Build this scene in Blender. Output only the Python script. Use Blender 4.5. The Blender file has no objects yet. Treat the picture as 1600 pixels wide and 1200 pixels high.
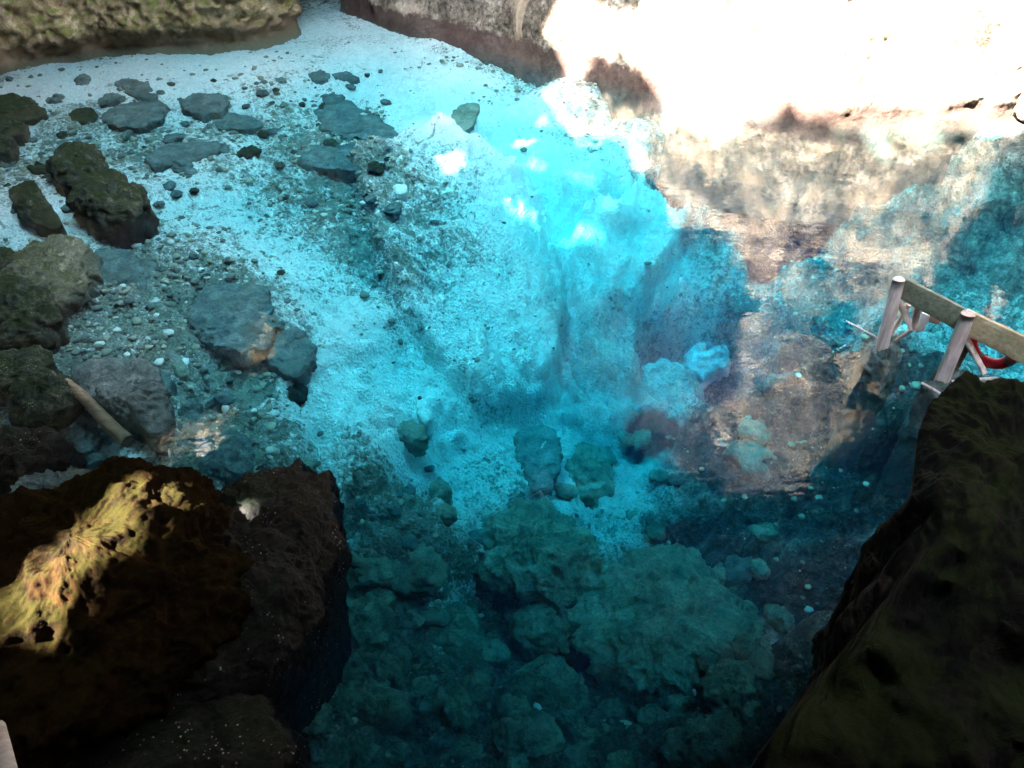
import bpy, math, random
import numpy as np

S = bpy.context.scene
COL = S.collection
R = math.radians
random.seed(7)

# ------------------------------------------------------------------ camera
PITCH = 41.0
CAMH = 5.0
F = 1244.0                      # focal length in pixels of the 1600 px wide photograph
cam_d = bpy.data.cameras.new('camera')
cam_d.sensor_width = 36.0
cam_d.lens = 36.0 * F / 1600.0
cam_d.clip_start = 0.05
cam_d.clip_end = 500.0
cam = bpy.data.objects.new('camera', cam_d)
COL.objects.link(cam)
cam.location = (0, 0, CAMH)
cam.rotation_euler = (R(90 - PITCH), 0, 0)
S.camera = cam

# ------------------------------------------------------------------ light
SUN_DIR = np.array([0.60, 0.25, -0.76])      # the way the light travels
SUN_DIR = SUN_DIR / np.linalg.norm(SUN_DIR)
EXPOSURE = 6.8
SKY = 0.15
SUN = 2.0
world = bpy.data.worlds.new("World")
S.world = world
world.use_nodes = True
wn = world.node_tree
for n in list(wn.nodes): wn.nodes.remove(n)
sky = wn.nodes.new('ShaderNodeTexSky')
sky.sky_type = 'NISHITA'
sky.sun_disc = False
elev = math.asin(-SUN_DIR[2])
az = math.atan2(-SUN_DIR[0], -SUN_DIR[1])    # clockwise from +Y
sky.sun_elevation = elev
sky.sun_rotation = az
bg = wn.nodes.new('ShaderNodeBackground')
bg.inputs['Strength'].default_value = SKY
wo = wn.nodes.new('ShaderNodeOutputWorld')
hz = wn.nodes.new('ShaderNodeHueSaturation')          # thin bright haze: a less saturated sky
hz.inputs['Saturation'].default_value = 0.45
wn.links.new(sky.outputs[0], hz.inputs['Color'])
wn.links.new(hz.outputs[0], bg.inputs[0])
wn.links.new(bg.outputs[0], wo.inputs[0])
sd = bpy.data.lights.new('sun', 'SUN')
sd.energy = SUN
sd.angle = R(1.0)
sd.color = (1.0, 0.93, 0.83)
sun = bpy.data.objects.new('sun', sd)
COL.objects.link(sun)
import mathutils
sun.rotation_euler = mathutils.Vector(SUN_DIR).to_track_quat('-Z', 'Y').to_euler()
sun.location = (0, 0, 20)
S.view_settings.view_transform = 'Standard'
S.view_settings.look = 'None'
S.view_settings.gamma = 1.0
S.view_settings.exposure = EXPOSURE
S.cycles.max_bounces = 8
S.cycles.diffuse_bounces = 4
S.cycles.glossy_bounces = 3
S.cycles.volume_bounces = 1
S.cycles.transparent_max_bounces = 12
S.cycles.sample_clamp_indirect = 4.0
S.cycles.caustics_reflective = False
S.cycles.caustics_refractive = False

# ------------------------------------------------------------------ pixel -> world
cp, sp = math.cos(R(PITCH)), math.sin(R(PITCH))
def at(px, py, z=0.0):
    """where the line of sight through a photograph pixel meets the level z"""
    u = (px - 800.0) / F; v = (600.0 - py) / F
    d = np.array([u, cp + sp * v, -sp + cp * v])
    t = (z - CAMH) / d[2]
    return np.array([d[0] * t, d[1] * t, z])

# ------------------------------------------------------------------ noise (numpy)
_rng = np.random.RandomState(11)
_P = np.concatenate([_rng.permutation(256)] * 3)
_G = _rng.normal(size=(256, 3)); _G /= np.linalg.norm(_G, axis=1)[:, None]
def gn(p):
    p = np.asarray(p, float)
    i = np.floor(p).astype(np.int64); f = p - i
    w = f * f * f * (f * (f * 6 - 15) + 10)
    i &= 255
    out = 0
    for a in (0, 1):
        for b in (0, 1):
            for c in (0, 1):
                h = _P[_P[_P[(i[:, 0] + a) & 255] + ((i[:, 1] + b) & 255)] + ((i[:, 2] + c) & 255)]
                g = _G[h]
                d = g[:, 0] * (f[:, 0] - a) + g[:, 1] * (f[:, 1] - b) + g[:, 2] * (f[:, 2] - c)
                wx = w[:, 0] if a else 1 - w[:, 0]
                wy = w[:, 1] if b else 1 - w[:, 1]
                wz = w[:, 2] if c else 1 - w[:, 2]
                out = out + d * wx * wy * wz
    return out * 1.6
def fbm(p, o=4, gain=0.5, lac=2.03):
    s = 0; a = 1.0; q = np.array(p, float)
    for k in range(o):
        s = s + a * gn(q + 17.3 * k); a *= gain; q = q * lac
    return s
def ridged(p, o=4, gain=0.5):
    s = 0; a = 1.0; q = np.array(p, float)
    for k in range(o):
        s = s + a * (1 - 2 * np.abs(gn(q + 9.1 * k))); a *= gain; q = q * 2.1
    return s
_J = _rng.rand(256, 3)
def worley2(x, y, seed=0):
    """F1, F2 and the cell's random number"""
    ix = np.floor(x).astype(np.int64); iy = np.floor(y).astype(np.int64)
    f1 = np.full(x.shape, 9.0); f2 = f1.copy(); rid = np.zeros(x.shape)
    for a in (-1, 0, 1):
        for b in (-1, 0, 1):
            h = _P[_P[(ix + a + seed) & 255] + ((iy + b) & 255)]
            jx = _J[h, 0]; jy = _J[h, 1]
            d = np.hypot(ix + a + jx - x, iy + b + jy - y)
            m = d < f1
            f2 = np.where(m, f1, np.minimum(f2, d))
            rid = np.where(m, _J[h, 2], rid)
            f1 = np.where(m, d, f1)
    return f1, f2, rid
def sstep(a, b, x):
    t = np.clip((x - a) / (b - a), 0, 1); return t * t * (3 - 2 * t)

# ------------------------------------------------------------------ mesh helpers
def tag(o, label=None, cat=None, group=None, kind=None):
    if label: o['label'] = label
    if cat: o['category'] = cat
    if group: o['group'] = group
    if kind: o['kind'] = kind
    return o
def mesh_obj(name, verts, quads, mat, parent=None, smooth=True, tris=None):
    me = bpy.data.meshes.new(name)
    verts = np.asarray(verts, np.float32)
    q = np.asarray(quads, np.int32).reshape(-1, 4) if quads is not None and len(quads) else np.zeros((0, 4), np.int32)
    t = np.asarray(tris, np.int32).reshape(-1, 3) if tris is not None and len(tris) else np.zeros((0, 3), np.int32)
    me.vertices.add(len(verts)); me.vertices.foreach_set('co', verts.ravel())
    me.loops.add(q.size + t.size)
    me.loops.foreach_set('vertex_index', np.concatenate([q.ravel(), t.ravel()]))
    me.polygons.add(len(q) + len(t))
    ls = np.concatenate([np.arange(len(q)) * 4, q.size + np.arange(len(t)) * 3]).astype(np.int32)
    me.polygons.foreach_set('loop_start', ls)
    me.update(calc_edges=True)
    me.validate()
    me.polygons.foreach_set('use_smooth', np.full(len(me.polygons), smooth))
    if mat: me.materials.append(mat)
    o = bpy.data.objects.new(name, me)
    COL.objects.link(o)
    if parent: o.parent = parent
    return o
def grid_quads(nr, nc, wrap=False, off=0):
    r = np.arange(nr - 1)[:, None]
    c = np.arange(nc if wrap else nc - 1)[None, :]
    c2 = (c + 1) % nc
    q = np.stack([r * nc + c, r * nc + c2, (r + 1) * nc + c2, (r + 1) * nc + c], -1).reshape(-1, 4)
    return q + off

# ------------------------------------------------------------------ materials
def new_mat(name):
    m = bpy.data.materials.new(name); m.use_nodes = True
    nt = m.node_tree
    for n in list(nt.nodes): nt.nodes.remove(n)
    return m, nt
def N(nt, t, **kw):
    n = nt.nodes.new(t)
    for k, v in kw.items():
        if k in n.inputs: n.inputs[k].default_value = v
        else: setattr(n, k, v)
    return n
def noise_n(nt, vec, scale, detail=6, rough=0.6, dist=0.0):
    n = N(nt, 'ShaderNodeTexNoise', Scale=scale, Detail=detail, Roughness=rough, Distortion=dist)
    nt.links.new(vec, n.inputs['Vector'])
    return n.outputs['Fac']
def ramp(nt, fac, stops):
    r = nt.nodes.new('ShaderNodeValToRGB')
    while len(r.color_ramp.elements) < len(stops): r.color_ramp.elements.new(0.5)
    for e, (p, c) in zip(r.color_ramp.elements, stops):
        e.position = p
        e.color = (c[0], c[1], c[2], 1) if not isinstance(c, (int, float)) else (c, c, c, 1)
    nt.links.new(fac, r.inputs['Fac'])
    return r.outputs['Color']
def mixc(nt, fac, a, b, mode='MIX'):
    m = nt.nodes.new('ShaderNodeMix'); m.data_type = 'RGBA'; m.blend_type = mode
    for sock, v in ((m.inputs[0], fac), (m.inputs[6], a), (m.inputs[7], b)):
        if isinstance(v, (int, float)): sock.default_value = v
        elif isinstance(v, (tuple, list)): sock.default_value = (v[0], v[1], v[2], 1)
        else: nt.links.new(v, sock)
    return m.outputs[2]
def math_n(nt, op, a, b=0.0, clamp=False):
    m = nt.nodes.new('ShaderNodeMath'); m.operation = op; m.use_clamp = clamp
    for s, v in ((m.inputs[0], a), (m.inputs[1], b)):
        if isinstance(v, (int, float)): s.default_value = v
        else: nt.links.new(v, s)
    return m.outputs[0]
def rock_mat(name, dark, mid, light, scale=3.0, moss=None, moss_amt=0.5, moss_scale=2.0, accent=None,
             rough=0.85, bump=0.5, speck=None, spec=0.12, tide=None, grain=.5):
    """procedural rock: three tones, an accent stain, moss where the stone faces up, pale specks"""
    m, nt = new_mat(name)
    geo = N(nt, 'ShaderNodeNewGeometry')
    pos = geo.outputs['Position']
    sep = N(nt, 'ShaderNodeSeparateXYZ'); nt.links.new(geo.outputs['Normal'], sep.inputs[0])
    n1 = noise_n(nt, pos, scale, 9, 0.68, 0.4)
    base = ramp(nt, n1, [(0.32, dark), (0.50, mid), (0.68, light)])
    n2 = noise_n(nt, pos, scale * 9, 6, 0.7)
    base = mixc(nt, grain, base, ramp(nt, n2, [(0.35, (0.2, 0.2, 0.2)), (0.65, (1.5, 1.5, 1.5))]), 'MULTIPLY')
    if accent:
        n3 = noise_n(nt, pos, scale * 0.7, 5, 0.65, 0.8)
        base = mixc(nt, ramp(nt, n3, [(0.52, 0.0), (0.66, 0.85)]), base, accent)
    if moss:
        n4 = noise_n(nt, pos, moss_scale, 7, 0.7, 0.3)
        up = math_n(nt, 'MULTIPLY', math_n(nt, 'ADD', sep.outputs['Z'], 0.45), 0.5)
        f = math_n(nt, 'ADD', math_n(nt, 'ADD', n4, up), moss_amt - 1.0)
        mc = mixc(nt, n2, tuple(c * 0.45 for c in moss), tuple(c * 1.5 for c in moss))
        base = mixc(nt, ramp(nt, f, [(0.42, 0.0), (0.58, 0.92)]), base, mc)
    if tide:
        sp_ = N(nt, 'ShaderNodeSeparateXYZ'); nt.links.new(pos, sp_.inputs[0])
        w = noise_n(nt, pos, 5, 5, 0.7)
        h = math_n(nt, 'ADD', sp_.outputs['Z'], math_n(nt, 'MULTIPLY', w, -0.5))
        base = mixc(nt, ramp(nt, h, [(0.0, 0.85), (0.08, 0.0)]), base, tide)
    if speck:
        v = N(nt, 'ShaderNodeTexVoronoi', Scale=speck)
        nt.links.new(pos, v.inputs['Vector'])
        n5 = noise_n(nt, pos, speck * 0.12, 3, 0.6)
        f = math_n(nt, 'MULTIPLY', ramp(nt, v.outputs['Distance'], [(0.10, 1.0), (0.2, 0.0)]), ramp(nt, n5, [(0.52, 0.0), (0.64, 1.0)]))
        base = mixc(nt, f, base, (0.55, 0.55, 0.5))
    bs = N(nt, 'ShaderNodeBsdfPrincipled', Roughness=rough)
    bs.inputs['Specular IOR Level'].default_value = spec
    nt.links.new(base, bs.inputs['Base Color'])
    n6 = noise_n(nt, pos, scale * 5, 10, 0.75)
    hh = math_n(nt, 'ADD', math_n(nt, 'MULTIPLY', n1, 0.6), n6)
    b = N(nt, 'ShaderNodeBump', Strength=bump, Distance=0.05)
    nt.links.new(hh, b.inputs['Height']); nt.links.new(b.outputs[0], bs.inputs['Normal'])
    o = N(nt, 'ShaderNodeOutputMaterial'); nt.links.new(bs.outputs[0], o.inputs['Surface'])
    return m

M = {}
M['sunwall'] = rock_mat('pale_limestone', (.035, .028, .02), (.17, .14, .105), (.46, .41, .33), 1.5,
                        moss=(.16, .15, .05), moss_amt=.30, moss_scale=1.3, accent=(.42, .32, .22), tide=(.07, .042, .036), bump=.9, grain=.95)
M['mosswall'] = rock_mat('ochre_mossy_limestone', (.07, .06, .035), (.30, .23, .12), (.62, .50, .33), 2.6,
                         moss=(.13, .15, .035), moss_amt=.52, moss_scale=1.8, accent=(.26, .21, .12), tide=(.17, .12, .08), bump=.9)
M['cave'] = rock_mat('cave_limestone', (.04, .035, .03), (.12, .10, .085), (.24, .20, .17), 1.6,
                     moss=(.06, .08, .03), moss_amt=.22, accent=(.2, .13, .1), bump=.8)
M['nearrock'] = rock_mat('shade_dark_damp_mossy_rock', (.002, .002, .0015), (.006, .005, .0035), (.016, .012, .008), 4.0,  # near-black tones carry the shade of the lower right
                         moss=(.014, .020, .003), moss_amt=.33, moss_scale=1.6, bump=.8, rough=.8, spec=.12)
M['boulder'] = rock_mat('shade_dark_ochre_wet_boulder', (.0025, .0018, .001), (.009, .005, .0014), (.024, .014, .004), 5.0,  # albedo cut to near black in place of shade on the boulder
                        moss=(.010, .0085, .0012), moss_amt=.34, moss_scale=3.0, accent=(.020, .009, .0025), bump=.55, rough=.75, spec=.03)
M['darkboulder'] = rock_mat('shade_dark_wet_boulder', (.004, .004, .004), (.010, .0095, .009), (.026, .024, .022), 6.0,  # darkened in colour where the lower left lies in shade
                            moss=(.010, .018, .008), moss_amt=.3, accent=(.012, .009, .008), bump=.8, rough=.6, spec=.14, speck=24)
M['mossstone'] = rock_mat('mossy_green_stone', (.008, .014, .011), (.022, .034, .026), (.08, .10, .07), 6.0,
                          moss=(.014, .026, .007), moss_amt=.36, moss_scale=7, bump=.7, speck=50)
M['slate'] = rock_mat('drowned_grey_stone', (.028, .055, .053), (.08, .125, .12), (.17, .23, .22), 5.0, accent=(.07, .11, .09), bump=.6, speck=45)  # teal of the surrounding water light put into the grey stone colour
M['palestone'] = rock_mat('pale_silted_stone', (.05, .075, .055), (.14, .19, .145), (.29, .34, .26), 4.0, accent=(.22, .25, .20), bump=.6, speck=45)
M['crusted'] = rock_mat('crusted_mossy_stone', (.03, .045, .03), (.12, .15, .11), (.34, .35, .28), 6.0, moss=(.03, .05, .012), moss_amt=.3, moss_scale=6, bump=.8)
M['midstone'] = rock_mat('teal_toned_stone', (.05, .08, .075), (.12, .17, .16), (.25, .30, .28), 4.0, bump=.7)  # lighter stone, all tones shifted towards teal
M['silted'] = rock_mat('silt_covered_stone', (.22, .24, .22), (.40, .42, .39), (.58, .59, .54), 3.0, bump=.6)
M['white'] = rock_mat('white_limestone_stone', (.5, .5, .47), (.66, .66, .62), (.78, .78, .75), 5.0, bump=.4)

def N_col(nt, vec, scale):
    n = N(nt, 'ShaderNodeTexNoise', Scale=scale, Detail=5, Roughness=.65)
    nt.links.new(vec, n.inputs['Vector']); return n.outputs['Color']
def bed_mat():
    m, nt = new_mat('pool_bed_silt_and_gravel')
    geo = N(nt, 'ShaderNodeNewGeometry'); pos = geo.outputs['Position']
    at_ = N(nt, 'ShaderNodeAttribute', attribute_name='cover')
    sepc = N(nt, 'ShaderNodeSeparateColor'); nt.links.new(at_.outputs['Color'], sepc.inputs[0])
    cover, deep, warm = sepc.outputs[0], sepc.outputs[1], sepc.outputs[2]
    n1 = noise_n(nt, pos, 1.4, 8, 0.7, 0.5)
    n2 = noise_n(nt, pos, 9.0, 8, 0.75, 0.3)
    v = N(nt, 'ShaderNodeTexVoronoi', Scale=13.0); nt.links.new(pos, v.inputs['Vector'])
    v2 = N(nt, 'ShaderNodeTexVoronoi', Scale=30.0); nt.links.new(pos, v2.inputs['Vector'])
    # gravel speckle: cell by cell stones, more of them where cover is high
    cellr = N(nt, 'ShaderNodeSeparateColor'); nt.links.new(v.outputs['Color'], cellr.inputs[0])
    cellr2 = N(nt, 'ShaderNodeSeparateColor'); nt.links.new(v2.outputs['Color'], cellr2.inputs[0])
    k = math_n(nt, 'ADD', math_n(nt, 'MULTIPLY', math_n(nt, 'SUBTRACT', n1, 0.5), 1.6), math_n(nt, 'MULTIPLY', math_n(nt, 'SUBTRACT', n2, 0.5), 1.3))
    k = math_n(nt, 'ADD', k, cover)
    s1 = math_n(nt, 'ADD', k, math_n(nt, 'MULTIPLY', math_n(nt, 'SUBTRACT', cellr.outputs[0], 0.5), 0.5))
    s2 = math_n(nt, 'ADD', k, math_n(nt, 'MULTIPLY', math_n(nt, 'SUBTRACT', cellr2.outputs[0], 0.5), 0.7))
    f = math_n(nt, 'MULTIPLY', math_n(nt, 'ADD', ramp(nt, s1, [(0.46, 0.0), (0.56, 1.0)]), ramp(nt, s2, [(0.44, 0.0), (0.54, 1.0)])), 0.5)
    sand = ramp(nt, n2, [(0.3, (.62, .64, .60)), (0.6, (.86, .87, .83))])
    gravel = ramp(nt, cellr2.outputs[1], [(0.0, (.09, .11, .10)), (0.55, (.20, .22, .19)), (0.8, (.30, .31, .25)), (1.0, (.55, .54, .45))])
    gravel = mixc(nt, 0.5, gravel, ramp(nt, n2, [(0.35, (.06, .075, .07)), (0.65, (.34, .36, .32))]))
    c = mixc(nt, f, sand, gravel)
    # dark algae-filmed patches on the silt
    n7 = noise_n(nt, pos, 2.6, 9, .72, 1.0)
    al = math_n(nt, 'ADD', n7, math_n(nt, 'MULTIPLY', math_n(nt, 'SUBTRACT', cover, .45), .22))
    alf = ramp(nt, al, [(.555, 0.0), (.60, .85)])
    c = mixc(nt, alf, c, ramp(nt, n2, [(.35, (.05, .075, .06)), (.65, (.22, .26, .20))]))
    rockc = ramp(nt, n2, [(0.32, (.10, .12, .11)), (0.5, (.30, .32, .29)), (0.68, (.52, .53, .48))])
    wp = mixc(nt, 0.12, pos, N_col(nt, pos, 2.5))
    def crack(sc, w):
        vv = N(nt, 'ShaderNodeTexVoronoi', Scale=sc); vv.feature = 'DISTANCE_TO_EDGE'; nt.links.new(wp, vv.inputs['Vector'])
        return ramp(nt, vv.outputs['Distance'], [(0.0, .22), (w, 1.0)])
    rockc = mixc(nt, 1.0, mixc(nt, .8, rockc, crack(2.6, .035), 'MULTIPLY'), crack(7.0, .05), 'MULTIPLY')
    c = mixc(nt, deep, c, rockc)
    wall_reflc = ramp(nt, noise_n(nt, pos, 6.0, 10, 0.8, 1.2), [(0.38, (.045, .05, .05)), (0.5, (.20, .16, .145)), (0.62, (.50, .42, .38))])  # mottled mirror image of the sunlit wall, painted on the bed
    c = mixc(nt, warm, c, wall_reflc)
    # dark rock, and shade painted into the gaps of the lower boulder field
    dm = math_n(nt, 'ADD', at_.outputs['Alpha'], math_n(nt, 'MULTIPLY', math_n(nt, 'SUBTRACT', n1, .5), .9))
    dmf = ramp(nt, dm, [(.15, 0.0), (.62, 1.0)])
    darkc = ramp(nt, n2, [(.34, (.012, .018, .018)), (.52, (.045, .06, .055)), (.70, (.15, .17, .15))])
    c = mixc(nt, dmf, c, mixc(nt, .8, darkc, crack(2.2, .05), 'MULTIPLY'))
    bs = N(nt, 'ShaderNodeBsdfPrincipled', Roughness=0.95)
    bs.inputs['Specular IOR Level'].default_value = 0.1
    nt.links.new(c, bs.inputs['Base Color'])
    h = math_n(nt, 'ADD', math_n(nt, 'MULTIPLY', n2, 1.2), math_n(nt, 'MULTIPLY', v2.outputs['Distance'], -0.6))
    b = N(nt, 'ShaderNodeBump', Strength=0.9, Distance=0.07)
    nt.links.new(h, b.inputs['Height']); nt.links.new(b.outputs[0], bs.inputs['Normal'])
    o = N(nt, 'ShaderNodeOutputMaterial'); nt.links.new(bs.outputs[0], o.inputs['Surface'])
    return m
M['bed'] = bed_mat()

def water_mat():
    m, nt = new_mat('clear_spring_water')
    geo = N(nt, 'ShaderNodeNewGeometry'); pos = geo.outputs['Position']
    mp = N(nt, 'ShaderNodeMapping'); mp.inputs['Scale'].default_value = (1.0, 1.6, 1.0)
    nt.links.new(pos, mp.inputs['Vector'])
    n = noise_n(nt, mp.outputs[0], 1.6, 3, 0.55, 0.3)
    n2 = noise_n(nt, mp.outputs[0], 11.0, 2, 0.5, 0.2)
    h = math_n(nt, 'ADD', n, math_n(nt, 'MULTIPLY', n2, 0.10))
    b = N(nt, 'ShaderNodeBump', Strength=0.11, Distance=0.05)
    nt.links.new(h, b.inputs['Height'])
    fr = N(nt, 'ShaderNodeFresnel', IOR=1.36); nt.links.new(b.outputs[0], fr.inputs['Normal'])
    tr = N(nt, 'ShaderNodeBsdfTransparent'); tr.inputs[0].default_value = (.97, .99, .99, 1)
    gl = N(nt, 'ShaderNodeBsdfGlossy', Roughness=0.02); nt.links.new(b.outputs[0], gl.inputs['Normal'])
    gl.inputs[0].default_value = (1, 1, 1, 1)
    mx = N(nt, 'ShaderNodeMixShader')
    nt.links.new(fr.outputs[0], mx.inputs[0]); nt.links.new(tr.outputs[0], mx.inputs[1]); nt.links.new(gl.outputs[0], mx.inputs[2])
    va = N(nt, 'ShaderNodeVolumeAbsorption', Density=0.95)
    va.inputs['Color'].default_value = (0.12, 0.893, 0.948, 1)
    vs = N(nt, 'ShaderNodeVolumeScatter', Density=0.024); vs.inputs['Color'].default_value = (.08, .38, 1, 1)
    ad = N(nt, 'ShaderNodeAddShader'); nt.links.new(va.outputs[0], ad.inputs[0]); nt.links.new(vs.outputs[0], ad.inputs[1])
    o = N(nt, 'ShaderNodeOutputMaterial')
    nt.links.new(mx.outputs[0], o.inputs['Surface']); nt.links.new(ad.outputs[0], o.inputs['Volume'])
    return m
M['water'] = water_mat()

def wood_mat(name, a, b, grain=(1, 1, 14), algae=None):
    m, nt = new_mat(name)
    tc = N(nt, 'ShaderNodeTexCoord')
    mp = N(nt, 'ShaderNodeMapping'); mp.inputs['Scale'].default_value = grain
    nt.links.new(tc.outputs['Object'], mp.inputs['Vector'])
    n = noise_n(nt, mp.outputs[0], 4.0, 6, 0.65, 0.6)
    c = ramp(nt, n, [(0.35, a), (0.62, b)])
    n2 = noise_n(nt, tc.outputs['Object'], 2.5, 4, 0.6)
    c = mixc(nt, ramp(nt, n2, [(0.5, 0.0), (0.72, 0.5)]), c, tuple(x * 0.45 for x in a))
    if algae:
        g = N(nt, 'ShaderNodeSeparateXYZ'); nt.links.new(tc.outputs['Object'], g.inputs[0])
        h = math_n(nt, 'ADD', math_n(nt, 'MULTIPLY', g.outputs[0], 1.0), math_n(nt, 'MULTIPLY', n2, 0.4))
        c = mixc(nt, ramp(nt, h, [(0.30, 0.0), (0.5, 0.0), (0.62, 0.0)]), c, algae)
    bs = N(nt, 'ShaderNodeBsdfPrincipled', Roughness=0.75)
    nt.links.new(c, bs.inputs['Base Color'])
    bm = N(nt, 'ShaderNodeBump', Strength=0.4, Distance=0.01)
    nt.links.new(n, bm.inputs['Height']); nt.links.new(bm.outputs[0], bs.inputs['Normal'])
    o = N(nt, 'ShaderNodeOutputMaterial'); nt.links.new(bs.outputs[0], o.inputs['Surface'])
    return m
M['post'] = wood_mat('weathered_pale_post', (.50, .40, .35), (.80, .70, .64), (6, 6, .7))
M['board'] = wood_mat('yellowed_board', (.42, .35, .20), (.70, .60, .38), (.8, 8, 8))
M['tintboard'] = wood_mat('water_tinted_board', (.12, .16, .12), (.30, .31, .20), (.8, 8, 8))  # greenish tone painted for the lit pool bed showing through the reflection
M['log'] = wood_mat('drowned_brown_timber', (.07, .06, .035), (.16, .14, .08), (.8, 8, 8))
def plain(name, col, rough=.6, var=.25, scale=12):
    m, nt = new_mat(name)
    tc = N(nt, 'ShaderNodeTexCoord')
    n = noise_n(nt, tc.outputs['Object'], scale, 4, .6)
    c = ramp(nt, n, [(.3, tuple(x * (1 - var) for x in col)), (.7, tuple(min(1, x * (1 + var)) for x in col))])
    bs = N(nt, 'ShaderNodeBsdfPrincipled', Roughness=rough); nt.links.new(c, bs.inputs['Base Color'])
    o = N(nt, 'ShaderNodeOutputMaterial'); nt.links.new(bs.outputs[0], o.inputs['Surface'])
    return m
M['red'] = plain('red_plastic', (.62, .02, .04), .45)
M['grey'] = plain('grey_band', (.16, .16, .17), .6)
M['whitepaint'] = plain('white_painted_board', (.70, .72, .74), .6)
M['pink'] = plain('faded_pink_board', (.55, .30, .24), .6)
M['tan'] = rock_mat('tan_stone', (.22, .16, .10), (.45, .34, .25), (.62, .50, .40), 7.0, bump=.6)
M['leaf'] = plain('fern_leaf', (.05, .12, .02), .6)

# ------------------------------------------------------------------ pool bed (one height field)
CTRL = [(0,150,.10),(200,120,.12),(400,110,.15),(560,50,.15),(700,110,.25),(50,300,.18),(300,250,.35),(550,200,.5),(700,200,.5),
 (100,450,.28),(300,400,.45),(500,350,.8),(0,600,.3),(200,550,.4),(400,500,.6),(550,500,.9),(0,800,.5),(200,700,.5),(400,650,.8),(550,700,1.2),
 (650,300,.9),(750,400,1.3),(800,500,1.55),(850,560,1.7),(700,600,1.5),(800,250,.8),(900,250,.9),(950,350,1.5),(900,500,2.1),(900,620,2.5),
 (1000,450,2.1),(1010,560,2.6),(1050,545,4.8),(1110,520,4.4),(1160,510,4.6),(1040,620,3.3),(1090,640,3.6),(1180,560,4.4),
 (700,60,.08),(900,130,.1),(1100,180,.15),(1300,210,.3),(1560,215,.25),(1000,200,.45),(1200,300,1.2),(1100,350,1.6),(1350,350,1.3),(1300,450,2.0),
 (1450,350,1.4),(1580,350,.9),(1550,450,1.2),(1600,250,.3),(1400,520,1.1),(1350,600,1.3),(1450,650,1.0),(1270,600,2.3),(1230,700,2.5),(1350,750,1.7),(1380,560,1.0),
 (650,850,1.6),(750,750,2.0),(850,720,2.3),(950,750,2.8),(840,900,2.3),(600,1000,1.9),(800,1000,2.5),(1000,900,2.7),(1000,1100,2.4),(700,1150,2.1),
 (1150,1000,2.4),(1200,1150,1.6),(1280,850,2.0),(500,1100,1.5),(200,1100,.6),(0,1000,.5),(1130,800,2.2),(1300,1000,1.2)]
cxy = np.array([at(a, b, -d)[:2] for a, b, d in CTRL]); cd = np.array([c[2] for c in CTRL])
cxy = np.vstack([cxy, [(-10, 6), (-11, 12), (-3, 20), (9, 14), (8.5, 6), (6, 1), (0, 0), (-5, 1), (-10, 2), (-3, 17)]])
cd = np.concatenate([cd, [.2, .0, .0, .2, .6, .6, 1.5, .4, .3, .1]])
def poly_sd(x, y, poly):
    """signed distance to a polygon, positive inside"""
    n = len(poly); d = np.full(x.shape, 1e9); ins = np.zeros(x.shape, bool)
    for i in range(n):
        ax, ay = poly[i]; bx, by = poly[(i + 1) % n]
        ex, ey = bx - ax, by - ay
        t = np.clip(((x - ax) * ex + (y - ay) * ey) / (ex * ex + ey * ey + 1e-12), 0, 1)
        d = np.minimum(d, np.hypot(x - ax - t * ex, y - ay - t * ey))
        c = ((ay > y) != (by > y)) & (x < (bx - ax) * (y - ay) / (by - ay + 1e-12) + ax)
        ins ^= c
    return np.where(ins, d, -d)
def pxpoly(pts, z): return [tuple(at(a, b, z)[:2]) for a, b in pts]
LEDGES = [
 (pxpoly([(1005,575),(1060,560),(1150,550),(1205,575),(1200,640),(1120,675),(1070,660),(1010,650)], -3.0), -2.2, .25),  # polygon, level of its rim, rise, softness
 (pxpoly([(560,330),(700,300),(830,340),(875,400),(888,470),(876,540),(862,590),(800,615),(735,628),(690,590),(620,520)], -1.5), .38, .10),
 (pxpoly([(900,420),(1010,380),(1075,420),(1015,470),(1010,520),(1022,575),(985,610),(940,605),(905,540),(885,480)], -2.2), .45, .12),
 (pxpoly([(1420,270),(1520,245),(1640,300),(1640,540),(1500,500),(1400,430),(1385,350)], -.9), .20, .25),
 (pxpoly([(1090,300),(1200,320),(1300,400),(1260,480),(1170,470),(1080,440),(1030,400)], -1.5), .25, .4),
]
def bed_z(x, y, detail=True):
    w = 0; s = 0
    wx = x + 0.25 * fbm(np.stack([x * .8, y * .8, x * 0 + 3.1], -1), 3)
    wy = y + 0.25 * fbm(np.stack([x * .8, y * .8, x * 0 + 8.7], -1), 3)
    for (a, b), d in zip(cxy, cd):
        k = 1.0 / ((wx - a) ** 2 + (wy - b) ** 2 + 0.02) ** 1.7
        w = w + k; s = s + k * d
    depth = s / w
    p = np.stack([x, y, x * 0], -1)
    z = -depth
    for poly, rise, soft in LEDGES:
        sdv = poly_sd(x, y, poly) + 0.10 * fbm(p * 3.0 + 5, 4)
        z = z + rise * sstep(-soft, soft, sdv)
    if detail:
        k = np.clip(depth / 1.2, .12, 1.0)
        z = z + k * 0.16 * fbm(p * 1.1, 4)
        z = z + k * 0.085 * ridged(p * 2.7 + 4, 5, .58)
        f1, f2, r = worley2(x * 3.1 + .3 * gn(p * 4), y * 3.1 + .3 * gn(p * 4 + 9))
        z = z + k * .10 * sstep(0, .35, f2 - f1) * r
        f1, f2, r = worley2(x * 9 + .3 * gn(p * 9), y * 9 + .3 * gn(p * 9 + 9), 5)
        z = z + (.25 + .75 * k) * .032 * sstep(0, .4, f2 - f1) * r
        z = z + .010 * fbm(p * 17, 3)
    return z, depth
xs = np.arange(-11.2, 9.6, .0245)
ys = [0.2]
while ys[-1] < 21: ys.append(ys[-1] + .014 + .0022 * ys[-1])
ys = np.array(ys)
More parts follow.
